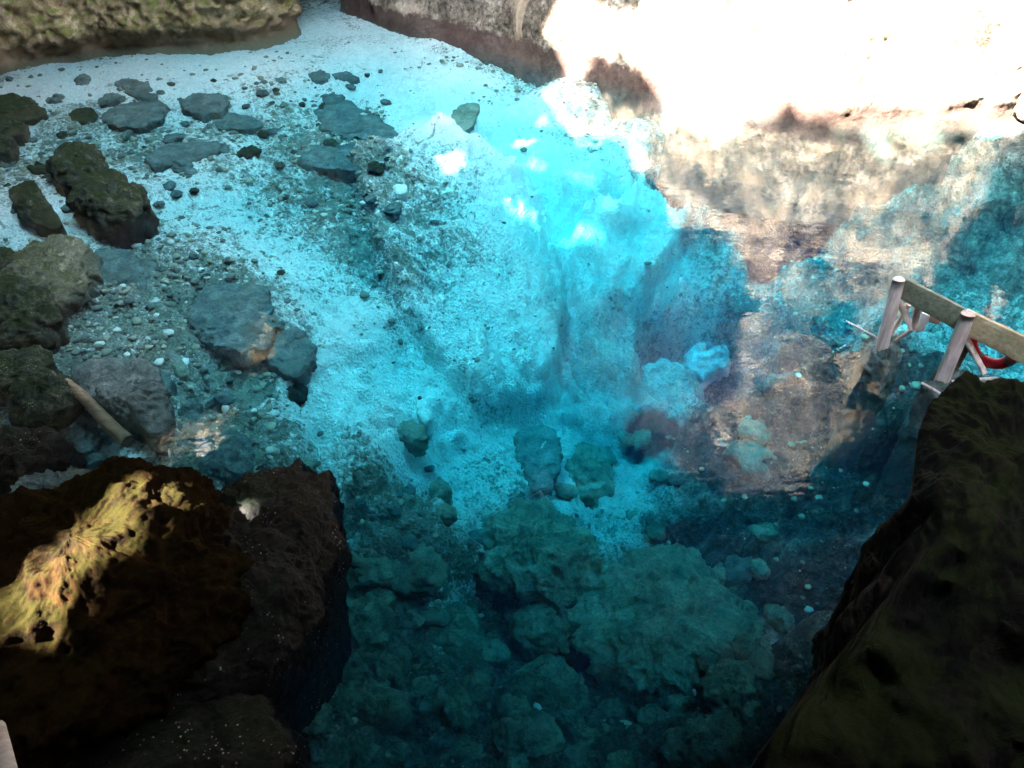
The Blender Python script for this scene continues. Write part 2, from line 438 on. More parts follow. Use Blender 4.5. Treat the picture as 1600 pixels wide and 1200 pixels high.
X, Y = np.meshgrid(xs, ys); X = X.ravel(); Y = Y.ravel()
Z, DEP = bed_z(X, Y)
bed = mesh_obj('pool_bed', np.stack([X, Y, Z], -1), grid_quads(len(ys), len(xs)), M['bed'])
tag(bed, kind='structure')
# what covers the bed: stones against sand (r), bare ledge rock (g), wall reflection painted brown-pink (b), dark rock and painted shade (alpha)
SANDY = [ # px, py, radius, amount (negative: clean pale sand, positive: stony)
 (150,160,90,-.35),(330,120,120,-.35),(520,80,90,-.35),(620,130,100,-.4),(680,180,120,-.55),(330,170,100,-.25),(60,180,60,-.3),
 (30,220,60,-.35),(150,360,80,-.25),(50,380,60,-.3),(350,300,90,-.30),(400,370,90,-.40),(470,430,80,-.35),(500,500,80,-.5),(560,560,80,-.5),
 (620,620,70,-.45),(830,230,140,-.55),(940,300,110,-.45),(1050,280,110,-.35),(860,340,80,-.25),(480,610,60,-.3),(690,850,50,-.4),(720,680,60,-.25),
 (400,260,80,.05),(550,260,120,.25),(480,330,100,.2),(270,470,110,.2),(370,500,100,.35),(440,540,80,.3),(300,600,80,.1),(340,700,90,.25),(250,660,50,-.2),
 (200,720,40,-.3),(620,720,110,.25),(560,660,60,.1),(760,480,160,-.15),(950,520,120,-.35),(650,400,120,.15),(100,520,80,.2),(60,640,90,.3),
 (280,230,80,.15),(100,220,60,.15),(740,110,100,.15),(980,190,120,.2),(1250,260,160,.2),(840,720,60,.4),(840,880,90,.05),(760,420,130,-.22),(680,520,90,-.2),(880,560,120,-.3),(1000,480,110,-.3),(700,1050,200,.5),(1050,1050,200,.5)]  # last two: dark gravel painted as shade between the lower boulders
cov = np.full(X.shape, .58)
for a, b, r, am in SANDY:
    c = at(a, b, -.6); rr = r / F * np.linalg.norm(c - np.array([0, 0, CAMH]))
    cov = cov + am * np.exp(-(((X - c[0]) ** 2 + ((Y - c[1]) / 1.3) ** 2) / rr ** 2))
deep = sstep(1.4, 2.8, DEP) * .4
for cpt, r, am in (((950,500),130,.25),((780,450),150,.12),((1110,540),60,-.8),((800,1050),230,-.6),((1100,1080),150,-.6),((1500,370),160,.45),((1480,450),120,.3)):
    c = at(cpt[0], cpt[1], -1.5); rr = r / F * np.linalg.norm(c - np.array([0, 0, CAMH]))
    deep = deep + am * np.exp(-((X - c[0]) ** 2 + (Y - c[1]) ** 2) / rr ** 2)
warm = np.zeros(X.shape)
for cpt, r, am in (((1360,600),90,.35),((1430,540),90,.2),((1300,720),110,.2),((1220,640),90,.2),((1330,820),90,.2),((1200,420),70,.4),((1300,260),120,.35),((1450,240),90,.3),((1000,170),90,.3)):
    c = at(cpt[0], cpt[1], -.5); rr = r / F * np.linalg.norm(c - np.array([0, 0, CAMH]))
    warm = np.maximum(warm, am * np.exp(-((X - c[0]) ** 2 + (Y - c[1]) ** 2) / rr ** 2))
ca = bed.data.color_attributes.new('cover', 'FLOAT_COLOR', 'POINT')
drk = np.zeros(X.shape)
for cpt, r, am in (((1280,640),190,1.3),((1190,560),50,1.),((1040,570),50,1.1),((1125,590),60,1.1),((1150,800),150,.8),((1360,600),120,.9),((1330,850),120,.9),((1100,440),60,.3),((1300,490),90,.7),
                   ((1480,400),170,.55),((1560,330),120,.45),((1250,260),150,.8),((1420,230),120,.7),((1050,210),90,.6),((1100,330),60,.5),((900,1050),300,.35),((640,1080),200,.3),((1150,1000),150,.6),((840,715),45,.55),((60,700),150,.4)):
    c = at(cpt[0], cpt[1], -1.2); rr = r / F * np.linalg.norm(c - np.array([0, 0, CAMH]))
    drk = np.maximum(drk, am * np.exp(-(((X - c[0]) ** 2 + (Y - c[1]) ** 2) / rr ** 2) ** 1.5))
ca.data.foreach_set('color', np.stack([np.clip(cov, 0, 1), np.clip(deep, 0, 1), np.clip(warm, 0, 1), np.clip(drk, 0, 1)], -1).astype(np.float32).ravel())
def bed_at(x, y):
    i = np.clip(np.searchsorted(ys, y), 0, len(ys) - 1); j = np.clip(np.searchsorted(xs, x), 0, len(xs) - 1)
    return Z[i * len(xs) + j]
def bed_hit(px, py):
    """where the line of sight through the pixel meets the bed"""
    z = -.5
    for _ in range(12):
        p = at(px, py, z); z = .5 * z + .5 * float(bed_at(p[0], p[1]))
    p = at(px, py, z); return p

# ------------------------------------------------------------------ water body
nx, ny = 60, 60
gx, gy = np.meshgrid(np.linspace(-11.1, 9.5, nx), np.linspace(.3, 20.8, ny))
top = np.stack([gx.ravel(), gy.ravel(), gx.ravel() * 0], -1); bot = top.copy(); bot[:, 2] = -7
q = grid_quads(ny, nx)
side = []
per = [i for i in range(nx)] + [nx * k + nx - 1 for k in range(1, ny)] + [nx * (ny - 1) + i for i in range(nx - 2, -1, -1)] + [nx * k for k in range(ny - 2, 0, -1)]
n0 = len(top)
for a, b in zip(per, per[1:] + per[:1]): side.append((b, a, a + n0, b + n0))
water = mesh_obj('water', np.vstack([top, bot]), np.vstack([q, q[:, ::-1] + n0, np.array(side)]), M['water'])
tag(water, kind='structure')

# ------------------------------------------------------------------ cave walls and roof
def wall(name, path, mat, label=None, cat=None, ztop=9.0, zbot=-1.5, lean=.0, amp=.5, res=.05, freq=.55, seed=0, undercut=.0, thick=1.6, flip=1, leanf=None, pit=1.0):
    path = np.array(path, float)
    seg = np.linalg.norm(np.diff(path, axis=0), axis=1); s = np.concatenate([[0], np.cumsum(seg)])
    n = int(s[-1] / res); t = np.linspace(0, s[-1], n)
    # smooth the polyline a little
    px_ = np.interp(t, s, path[:, 0]); py_ = np.interp(t, s, path[:, 1])
    k = max(3, int(.5 / res)); ker = np.ones(k) / k
    def sm(v):
        e = np.concatenate([np.linspace(v[0] - (v[1]-v[0]) * k, v[0], k, endpoint=False), v, np.linspace(v[-1], v[-1] + (v[-1]-v[-2]) * k, k)])
        return np.convolve(e, ker, 'same')[k:-k]
    px_, py_ = sm(px_), sm(py_)
    tx, ty = np.gradient(px_), np.gradient(py_); l = np.hypot(tx, ty); nxn, nyn = ty / l * flip, -tx / l * flip
    zs = [zbot]
    while zs[-1] < ztop: zs.append(zs[-1] + res * (1 + .35 * max(0, zs[-1] - 2)))
    zs = np.array(zs)
    G = np.stack([np.tile(px_, len(zs)), np.tile(py_, len(zs)), np.repeat(zs, n)], -1)
    nn = np.stack([np.tile(nxn, len(zs)), np.tile(nyn, len(zs)), np.zeros(n * len(zs))], -1)
    z = G[:, 2]
    off = -lean * np.maximum(z, 0) if leanf is None else leanf(z)
    off = off + (-undercut * np.exp(-((z - .02) / .16) ** 2))
    off = off + np.where(z < 0, -z * .35, 0)
    P = G + seed
    d = amp * .8 * fbm(P * freq, 4, .5) + pit * amp * .22 * ridged(P * freq * 3.1 + 7, 5, .6) + (.25 + .75 * pit) * amp * .22 * fbm(P * freq * 11 + 3, 4, .65)
    tp = fbm(P * np.array([1, 1, 3.0]) * .8, 3)
    d = d + amp * .12 * np.abs(tp)
    d = d * sstep(-.2, .5, z) * .9 + d * .1
    front = G + nn * (off + d)[:, None]
    back = G - nn * thick; back[:, 2] = z
    nf = len(G); nr = len(zs)
    qf = grid_quads(nr, n)
    qs = []
    V = np.vstack([front, back])
    per = [i for i in range(n)] + [n * k2 + n - 1 for k2 in range(1, nr)] + [n * (nr - 1) + i for i in range(n - 2, -1, -1)] + [n * k2 for k2 in range(nr - 2, 0, -1)]
    for a, b in zip(per, per[1:] + per[:1]): qs.append((b, a, a + nf, b + nf))
    o = mesh_obj(name, V, np.vstack([qf, qf[:, ::-1] + nf, np.array(qs)]), mat)
    if label: tag(o, label, cat)
    return o
W = lambda a, b: tuple(at(a, b, 0)[:2])
far_r = [(-3.0, 24), (-3.3, 21), W(530, 8), W(570, 24), W(640, 46), W(720, 66), W(860, 100), W(1000, 140), W(1150, 172), W(1290, 192), W(1420, 190), W(1570, 190), W(1680, 180)]
wall('sunlit_rock_wall', far_r, M['sunwall'], 'blown-out white limestone wall in full sun along the far right shore', 'rock wall', ztop=10.5, pit=.0, amp=.24, leanf=lambda z: -.24 * np.clip(z, 0, 3) - .04 * np.maximum(z - 3, 0), undercut=.0, res=.035)
far_l = [(-12.5, 11), W(-150, 140), W(0, 104), W(90, 84), W(180, 72), W(300, 68), W(400, 62), W(470, 42), (-4.7, 18), (-5.0, 21), (-5.4, 24)]
wall('mossy_rock_wall', far_l, M['mosswall'], 'ochre and green mossy rock wall along the far left shore', 'rock wall', ztop=10, amp=.38, lean=-.02, undercut=.08, res=.035)

def enclosure(name, path, label, seed):
    return wall(name, path, M['cave'], label, 'rock wall', ztop=10.0, amp=.8, res=.16, freq=.5, seed=seed, thick=1.0)
for nm_, pth_, sd_ in (('cave_side_wall', [(10.4, 14.5), (9.6, 10), (8.2, 7), (7.2, 4), (6.6, 1), (6.2, -4.5)], 31),
                       ('cave_back_wall', [(7, -4), (0, -4.6), (-12, -4)], 47), ('cave_side_wall', [(-11.6, -4.5), (-11.4, 2), (-11.8, 12)], 53), ('channel_sky_block', [(-13, 20.8), (-7, 21), (2, 21)], 61)):  # far one added to shut off the sky behind the channel
    tag(enclosure(nm_, pth_, None, sd_), kind='structure')

edge = wall('sky_block_curtain', [(-11.5, 4.7), (-7, 4.6), (-5.4, 5.4), (-3.6, 6.5), (-1.2, 7.1), (2.4, 7.2), (5.5, 7.2)], M['cave'], ztop=9.4, zbot=3.75, amp=.45, res=.10, seed=71, thick=.5)  # unseen hanging rock added to block sky reflections in the near water
tag(edge, kind='structure')
roof_open = [(-6.8, 11.0), (-5.6, 10.4), (-4.7, 9.3), (-2.3, 8.45), (.3, 8.35), (1.5, 9.1), (3.5, 10.4), (6.5, 11.4), (6.5, 12.8), (2.6, 12.3), (.6, 11.2), (-2.4, 10.6), (-4, 11.0), (-5.5, 11.6), (-6.8, 11.7)]  # unseen roof openings, shaped to place the sunlit and skylit areas
roof_open2 = [(-12.4, 13.9), (-8, 13.9), (-7, 15), (-6.2, 19), (-8, 20.5), (-12.4, 20)]
dapple = [(-9.4, 7.0), (-7.6, 6.4), (-6.6, 7.2), (-6.2, 8.8), (-6.3, 10.2), (-8.8, 10.4)]  # ragged little holes added here to mottle the sunlight
rx, ry = np.meshgrid(np.arange(-13.5, 12, .14), np.arange(-6, 22, .14))
rn = rx.shape; rx, ry = rx.ravel(), ry.ravel()
pr = np.stack([rx, ry, rx * 0], -1)
sdv = np.maximum(poly_sd(rx, ry, roof_open), poly_sd(rx, ry, roof_open2)) + .20 * fbm(pr * .9 + 3, 4)
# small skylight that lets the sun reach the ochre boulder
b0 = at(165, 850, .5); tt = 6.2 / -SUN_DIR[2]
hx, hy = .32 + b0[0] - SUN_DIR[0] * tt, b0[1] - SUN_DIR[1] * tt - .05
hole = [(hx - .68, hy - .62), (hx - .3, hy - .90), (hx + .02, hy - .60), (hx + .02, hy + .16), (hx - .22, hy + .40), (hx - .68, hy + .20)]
# second opening, added toward the camera so skylight brightens the mirrored railing
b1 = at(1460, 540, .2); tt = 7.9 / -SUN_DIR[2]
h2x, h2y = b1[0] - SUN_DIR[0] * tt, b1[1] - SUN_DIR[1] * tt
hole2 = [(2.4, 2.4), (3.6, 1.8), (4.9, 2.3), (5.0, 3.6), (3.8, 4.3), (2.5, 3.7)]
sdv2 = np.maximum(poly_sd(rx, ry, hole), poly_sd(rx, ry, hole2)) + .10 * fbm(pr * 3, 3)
rz = 6.3 + 2.9 * sstep(0, 6.0, ry) + (.35 + .35 * sstep(0, 6, ry)) * fbm(pr * .5, 5) + .2 * ridged(pr * 1.3, 4)
qa = grid_quads(*rn)
inside = np.maximum(np.maximum(sdv, sdv2), np.minimum(poly_sd(rx, ry, dapple), .5 * fbm(pr * 2.7 + 11, 4) + .03))
keep = (inside[qa] < 0).any(axis=1)
qa = qa[keep]
roof = mesh_obj('cave_roof', np.stack([rx, ry, rz], -1), qa, M['cave'])
sm_ = roof.modifiers.new('thickness', 'SOLIDIFY'); sm_.thickness = .3; sm_.offset = 1.0
tag(roof, kind='structure')

# ------------------------------------------------------------------ rocks traced as real stones of their own
def polar(poly, n):
    P = np.array(poly); c = P.mean(0)
    D = []
    for i in range(len(P)):
        a, b = P[i], P[(i + 1) % len(P)]
        for t in np.linspace(0, 1, 24, endpoint=False): D.append(a + (b - a) * t)
    D = np.array(D) - c
    th = np.arctan2(D[:, 1], D[:, 0]); r = np.hypot(D[:, 0], D[:, 1])
    o = np.argsort(th); th, r = th[o], r[o]
    T = np.linspace(-math.pi, math.pi, n, endpoint=False)
    return c, T, np.interp(T, th, r, period=2 * math.pi)
def rock_mesh(name, poly, zw, up, dn, mat, amp=.10, n=None, seed=0., flat=.75, tilt=(0, 0), sharp=.5, bottom=.85, res=.02):
    """a closed stone: outline at level zw, domed above, tapering below"""
    c, T, r = polar(poly, 8)
    size = r.mean()
    n = int(np.clip(2 * math.pi * size / res, 28, 420))
    c, T, r = polar(poly, n)
    ker = np.ones(3) / 3; r = np.convolve(np.concatenate([r[-1:], r, r[:1]]), ker, 'valid')
    m1 = max(8, int(n / 4)); m2 = int(np.clip(dn / res / 1.5, 5, 140))
    V = []
    r0 = r
    for k in range(m1 + 1):
        rr = math.sin((k + .15) / (m1 + .15) * math.pi / 2); z = math.sqrt(max(0, 1 - rr ** (2 / flat)))
        w_ = float(sstep(.1, .95, rr)); r = r0 * w_ + size * (1 - w_)
        V.append(np.stack([c[0] + r * rr * np.cos(T), c[1] + r * rr * np.sin(T), zw + up * z + rr * r * (tilt[0] * np.cos(T) + tilt[1] * np.sin(T)) * (1 - .3 * rr)], -1))
    for k in range(1, m2 + 1):
        t = k / m2
        rr = 1 - (1 - bottom) * t - (0 if k < m2 else bottom * .97)
        V.append(np.stack([c[0] + r * rr * np.cos(T), c[1] + r * rr * np.sin(T), zw - dn * min(1, k / (m2 - 1)) + rr * r * (tilt[0] * np.cos(T) + tilt[1] * np.sin(T)) * .7 * (1 - t)], -1))
    V = np.concatenate(V); nr = m1 + m2 + 1
    ctr = np.array([c[0], c[1], zw - dn * .2])
    d = V - ctr; d[:, 2] *= size / max(up, .05) * .7; l = np.linalg.norm(d, axis=1)[:, None] + 1e-6; d = d / l; d[:, 2] *= min(1.0, max(up, .05) / size * 2)
    q = V / size + seed * 3.7
    a = size * amp
    disp = a * (1.0 * fbm(q * 1.3, 4, .55) + sharp * .5 * ridged(q * 2.6 + 2, 4, .55) + .16 * fbm(q * 11, 4, .65))
    w1, w2, wr = worley2(q[:, 0] * 2.2 + q[:, 2], q[:, 1] * 2.2 - q[:, 2], int(seed * 7) % 200)
    disp += a * sharp * .9 * (wr - .5) * sstep(0, .25, w2 - w1)
    disp += min(.022, size * .06) * fbm(V * 5.0 + seed, 3) + min(.011, size * .05) * ridged(V * 11.0 + seed, 4, .6)
    V = V + d * disp[:, None]
    quads = grid_quads(nr, n, wrap=True)
    V = np.vstack([V, V[:n].mean(0)[None], V[-n:].mean(0)[None]])
    it, ib = len(V) - 2, len(V) - 1
    tris = [(it, i, (i + 1) % n) for i in range(n)] + [(ib, (nr - 1) * n + (i + 1) % n, (nr - 1) * n + i) for i in range(n)]
    return mesh_obj(name, V, quads, mat, tris=tris)
def px_rock(name, label, cat, pts, mat, up, zw=None, dn=None, group=None, **kw):
    cx, cy = np.mean(pts, axis=0)
    h = bed_hit(cx, cy)
    if zw is None: zw = h[2] + up * .35
    if dn is None: dn = max(.12, zw - h[2] + .25)
    poly = [tuple(at(a, b, zw)[:2]) for a, b in pts]
    sd_ = kw.pop('seed', (cx * .013 + cy * .0071))
    dist = math.hypot(CAMH, h[1]); res = kw.pop('res', max(.009, dist * .0022))
    o = rock_mesh(name, poly, zw, up, dn, M[mat] if isinstance(mat, str) else mat, seed=sd_, res=res, **kw)
    return tag(o, label, cat, group)

# foreground, standing out of the water
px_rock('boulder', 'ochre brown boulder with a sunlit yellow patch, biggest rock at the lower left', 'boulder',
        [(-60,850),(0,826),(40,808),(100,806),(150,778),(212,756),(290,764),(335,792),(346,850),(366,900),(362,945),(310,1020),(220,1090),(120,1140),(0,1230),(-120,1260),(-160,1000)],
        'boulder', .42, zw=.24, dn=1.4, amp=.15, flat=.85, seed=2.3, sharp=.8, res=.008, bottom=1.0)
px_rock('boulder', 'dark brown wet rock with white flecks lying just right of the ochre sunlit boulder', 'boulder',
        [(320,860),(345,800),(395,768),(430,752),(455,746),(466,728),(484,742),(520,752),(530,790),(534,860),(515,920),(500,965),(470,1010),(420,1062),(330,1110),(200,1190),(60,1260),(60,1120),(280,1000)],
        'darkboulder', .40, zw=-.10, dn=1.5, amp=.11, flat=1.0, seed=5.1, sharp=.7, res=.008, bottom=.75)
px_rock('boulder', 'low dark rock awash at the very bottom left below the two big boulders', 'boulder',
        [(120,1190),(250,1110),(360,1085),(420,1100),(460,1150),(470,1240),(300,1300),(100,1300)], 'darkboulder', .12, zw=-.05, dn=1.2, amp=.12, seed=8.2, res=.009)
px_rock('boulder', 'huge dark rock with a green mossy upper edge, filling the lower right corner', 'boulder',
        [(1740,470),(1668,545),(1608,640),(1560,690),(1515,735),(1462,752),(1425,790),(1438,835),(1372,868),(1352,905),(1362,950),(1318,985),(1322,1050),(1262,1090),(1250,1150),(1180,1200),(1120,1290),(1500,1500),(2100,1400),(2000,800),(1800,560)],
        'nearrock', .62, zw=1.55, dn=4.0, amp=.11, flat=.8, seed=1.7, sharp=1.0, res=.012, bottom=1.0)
# dark stones awash on the left
LEFT = [
 ('green mossy rock in the shallows, upper one of the touching pair on the left', [(76,262),(92,240),(125,230),(150,240),(163,262),(158,280),(130,292),(95,290)], 'mossstone', .16, .02),
 ('angular green rock with a white fleck, lower one of the touching pair on the left', [(112,305),(150,285),(190,280),(205,296),(228,308),(235,325),(205,345),(180,350),(140,335),(115,325)], 'mossstone', .18, .02),
 ('pale crusted mossy boulder at the left edge beside a smooth grey stone', [(20,410),(55,385),(110,382),(140,400),(145,430),(130,455),(95,470),(50,462),(15,440)], 'crusted', .16, -.05),
 ('smooth grey-green stone lying against the pale crusted mossy boulder', [(135,400),(165,392),(205,405),(226,425),(222,445),(195,455),(160,445),(145,425)], 'slate', .12, None),
 ('dark mossy rock at the left edge just below the pale crusted boulder', [(-30,450),(20,445),(70,450),(88,470),(92,505),(60,528),(10,530),(-30,520)], 'mossstone', .20, -.02),
 ('low dark green rock at the left edge halfway down the pool', [(-30,560),(20,555),(75,560),(88,578),(70,600),(20,612),(-30,605)], 'mossstone', .13, -.05),
 ('light green crusted rock under the end of the sunken plank', [(25,625),(50,598),(85,592),(110,602),(118,625),(95,650),(50,665),(20,650)], 'mossstone', .16, -.03),
 ('flat charcoal slab with a long tail to the lower right, beside the sunken plank', [(122,585),(165,572),(215,572),(245,590),(258,625),(264,660),(248,684),(226,682),(212,655),(180,650),(150,640),(130,615)], 'slate', .16, -.12),
 ('small round grey stone touching the right side of the flat charcoal slab', [(232,590),(255,582),(270,598),(262,616),(242,612)], 'slate', .07, None),
 ('dark stone between the plank and the pale green rock at the left', [(70,665),(100,645),(150,650),(165,680),(150,705),(110,712),(75,700)], 'slate', .16, None),
 ('broad black rock at the left edge below the sunken plank', [(-30,690),(20,680),(70,685),(112,700),(110,740),(70,755),(20,752),(-30,740)], 'darkboulder', .16, -.10),
 ('dark blue-grey rock behind the ochre boulder near the left edge', [(35,770),(80,745),(140,740),(190,755),(170,790),(120,815),(60,820),(30,800)], 'slate', .16, -.1),
 ('dark stone at the left edge in the upper shallows', [(-10,160),(20,152),(50,160),(66,178),(50,188),(10,190),(-10,180)], 'mossstone', .10, -.04),
 ('greenish black stone at the left edge above the green pair', [(-20,190),(10,186),(36,198),(40,210),(15,216),(-20,214)], 'mossstone', .10, -.02),
 ('tan mossy stone cut by the left edge above the green pair', [(-30,220),(0,215),(20,226),(14,240),(-10,246),(-30,244)], 'mossstone', .12, .02),
 ('brown weedy rock cut into lumps at the left below the green pair', [(18,300),(40,285),(62,290),(66,312),(80,335),(104,350),(90,360),(55,350),(30,330)], 'mossstone', .10, -.05),
 ('small dark rock at the left edge beneath the weedy lumps', [(-20,395),(5,392),(28,402),(30,418),(5,425),(-20,420)], 'mossstone', .09, -.03),
 ('round green stone standing alone in the upper left shallows', [(112,180),(125,168),(146,172),(150,184),(132,191),(116,189)], 'mossstone', .06, None),
 ('wide dark green stone in the upper left shallows', [(283,158),(300,148),(340,150),(357,160),(350,172),(318,181),(290,172)], 'slate', .09, None),
 ('flat green stone in the pale upper left shallows', [(180,130),(205,125),(232,132),(236,141),(210,141),(186,138)], 'slate', .06, None),
 ('narrow green stone under the flat one in the upper left shallows', [(190,142),(215,142),(244,148),(240,156),(212,152)], 'slate', .05, None),
 ('rough cracked stone left of the wide dark green stone', [(158,182),(195,164),(235,158),(258,168),(250,186),(215,198),(180,200)], 'slate', .08, None),
 ('long low stone right of the rough cracked stones', [(330,185),(360,178),(395,185),(412,196),(385,203),(345,202)], 'slate', .06, None),
 ('smooth blue-grey slab in the upper left, partly buried in pale gravel', [(230,245),(262,232),(300,222),(338,222),(335,240),(290,255),(250,260)], 'slate', .08, None),
 ('tiny dark stone left of centre near the far shore', [(428,124),(440,121),(448,126),(438,129)], 'slate', .03, None),
 ('dark green stone near the mouth of the far channel', [(482,118),(498,111),(514,119),(508,127),(490,125)], 'slate', .05, None),
 ('long dark green stone near the mouth of the far channel', [(518,116),(540,114),(560,122),(555,128),(530,123)], 'slate', .05, None),
 ('small dark green rock touching the far tip of the large grey slab', [(497,150),(515,146),(536,152),(530,163),(508,162)], 'slate', .06, None),
 ('large flat grey slab with a pointed right end, upper of two under the water', [(498,185),(516,165),(545,160),(575,178),(610,200),(632,225),(600,228),(560,215),(515,205)], 'slate', .09, None),
 ('large flat grey slab with a dark front edge, lower of two under the water', [(475,250),(480,228),(520,222),(560,224),(592,234),(590,250),(548,266),(500,262)], 'slate', .11, None),
 ('pale grey slab in the bright far shallows', [(712,172),(735,160),(748,168),(738,195),(716,215),(704,195)], 'palestone', .05, None),
 ('round domed brown-grey mound of rubble in the left half of the pool', [(300,470),(335,448),(380,442),(415,460),(428,500),(420,545),(380,552),(335,540),(300,515)], 'slate', .12, None),
 ('knobbly grey mound behind the round domed one, nearer the pool centre', [(428,520),(450,505),(478,530),(490,560),(470,590),(440,580),(420,555)], 'slate', .10, None),
 ('lumpy stone at the foot of the flat charcoal slab', [(275,660),(300,645),(322,662),(318,690),(290,690)], 'slate', .10, None),
 ('broad rubble mound left of the dark wet rock tip', [(290,700),(320,680),(370,685),(395,715),(385,750),(340,745),(300,740)], 'slate', .16, None),
 ('white upright stone on the gravel at the pool centre', [(648,625),(662,622),(672,640),(675,660),(664,662),(652,645)], 'white', .07, None),
 ('small bright white stone in the upper middle of the pool', [(614,292),(625,289),(636,294),(634,303),(620,304)], 'white', .05, None),
 ('small white round stone right of the white upright stone', [(685,465),(690,461),(696,466),(692,472)], 'white', .04, None),
 ('pale flat slab half buried below the white upright stone', [(585,660),(620,655),(660,668),(668,685),(640,690),(600,680)], 'palestone', .08, None),
]
for lab, pts, mat, up, zw in LEFT:
    px_rock('stone', lab, 'rock', pts, mat, up * (.7 if zw is None else 1), zw=None if zw is None else zw - .06, amp=.19, sharp=.8, flat=.85)
# deep part of the pool
DEEP = [
 ('smooth blue dome of rock on the lip of the deepest hole', [(990,620),(1005,590),(1035,578),(1068,588),(1088,615),(1085,650),(1060,675),(1020,680),(995,655)], 'silted', .5),
 ('vivid blue block of pale stone standing in the deepest hole', [(1062,560),(1072,530),(1100,512),(1140,512),(1150,540),(1130,575),(1100,600),(1072,592)], 'white', .6),
 ('very large round boulder in the shaded lower middle of the pool', [(735,850),(760,820),(810,800),(860,805),(905,835),(935,880),(930,915),(880,938),(820,940),(770,915),(740,885)], 'palestone', .45),
 ('rounded boulder like a loaf just below the very large round one', [(802,970),(820,955),(850,958),(874,985),(866,1010),(835,1018),(808,1005)], 'palestone', .28),
 ('smooth boulder with a flat top at the lower left of the deep pool', [(505,960),(530,942),(580,945),(612,965),(600,1000),(560,1012),(520,1000)], 'palestone', .25),
 ('small stone between the two dark boulders and the pool middle', [(690,960),(712,950),(740,958),(745,980),(720,992),(695,985)], 'palestone', .2),
 ('huge sloping smooth slab in the shaded lower right of the pool', [(905,960),(960,900),(1020,872),(1085,880),(1130,930),(1170,990),(1175,1050),(1110,1085),(1030,1080),(960,1050),(915,1010)], 'palestone', .4),
 ('brownish ragged rock lying on the huge sloping slab', [(885,1015),(915,975),(960,952),(985,965),(965,1000),(930,1030),(900,1040)], 'darkboulder', .25),
 ('long pale ledge of rock at the bottom of the pool middle', [(800,1060),(860,1040),(910,1060),(905,1095),(850,1105),(805,1090)], 'palestone', .22),
 ('wedge-shaped stone at the bottom of the pool middle', [(675,1110),(700,1060),(720,1075),(738,1110),(710,1125)], 'palestone', .22),
 ('round stone near the lower left shore, behind the dark rock', [(400,1100),(425,1065),(470,1070),(498,1105),(485,1145),(440,1150),(405,1130)], 'palestone', .25),
 ('dark shadowy stone in the pool middle', [(805,680),(835,668),(868,675),(872,720),(862,760),(830,765),(812,730)], 'midstone', .08),
 ('round stone left of the dark shadowy stone in the pool middle', [(670,765),(690,752),(704,765),(700,782),(680,785)], 'palestone', .14),
 ('tall pale rock right of the dark shadowy stone', [(880,710),(915,700),(945,720),(955,765),(930,800),(895,790),(878,750)], 'palestone', .3),
 ('pale round stone right of the deep pool in the lower shadow', [(1120,1000),(1150,975),(1180,985),(1190,1020),(1160,1035),(1130,1028)], 'palestone', .22),
 ('broken rock at the edge of the lower right shadow', [(1100,1070),(1130,1035),(1170,1045),(1175,1090),(1135,1110),(1100,1100)], 'palestone', .25),
 ('bare stone near the bottom edge right of the middle', [(1045,1150),(1090,1135),(1130,1150),(1140,1200),(1080,1215),(1045,1190)], 'palestone', .22),
 ('low lump of rock at the bottom edge left of the middle', [(520,1080),(570,1070),(625,1085),(635,1115),(580,1130),(530,1115)], 'palestone', .22),
 ('pale green stone in the lower shadow below the flat-topped boulder', [(560,1030),(590,1022),(625,1035),(620,1058),(585,1062)], 'palestone', .16),
 ('ridged stone under the wedge-shaped one', [(770,1135),(810,1120),(860,1125),(880,1160),(840,1185),(785,1175)], 'palestone', .22),
]
for lab, pts, mat, up in DEEP:
    px_rock('stone', lab, 'rock', pts, mat, up * .6, amp=.17, sharp=.9, bottom=1.0, zw={'smooth blue dome': -2.7, 'vivid blue block': -3.3}.get(' '.join(lab.split()[:3])))
# hanging pillar at the far right
pc = at(1592, 150, .4)
pil = rock_mesh('rock_pillar', [(pc[0] + a, pc[1] + b) for a, b in [(-.22,.1),(-.1,-.28),(.25,-.35),(.75,-.3),(1.1,.1),(.9,.8),(.2,.7),(-.15,.4)]], 5.2, .8, 5.1, M['cave'], amp=.22, seed=4.4, sharp=.5, bottom=.55, res=.04)
tag(pil, 'dark hanging pillar of rock at the right end of the sunlit limestone wall', 'rock')

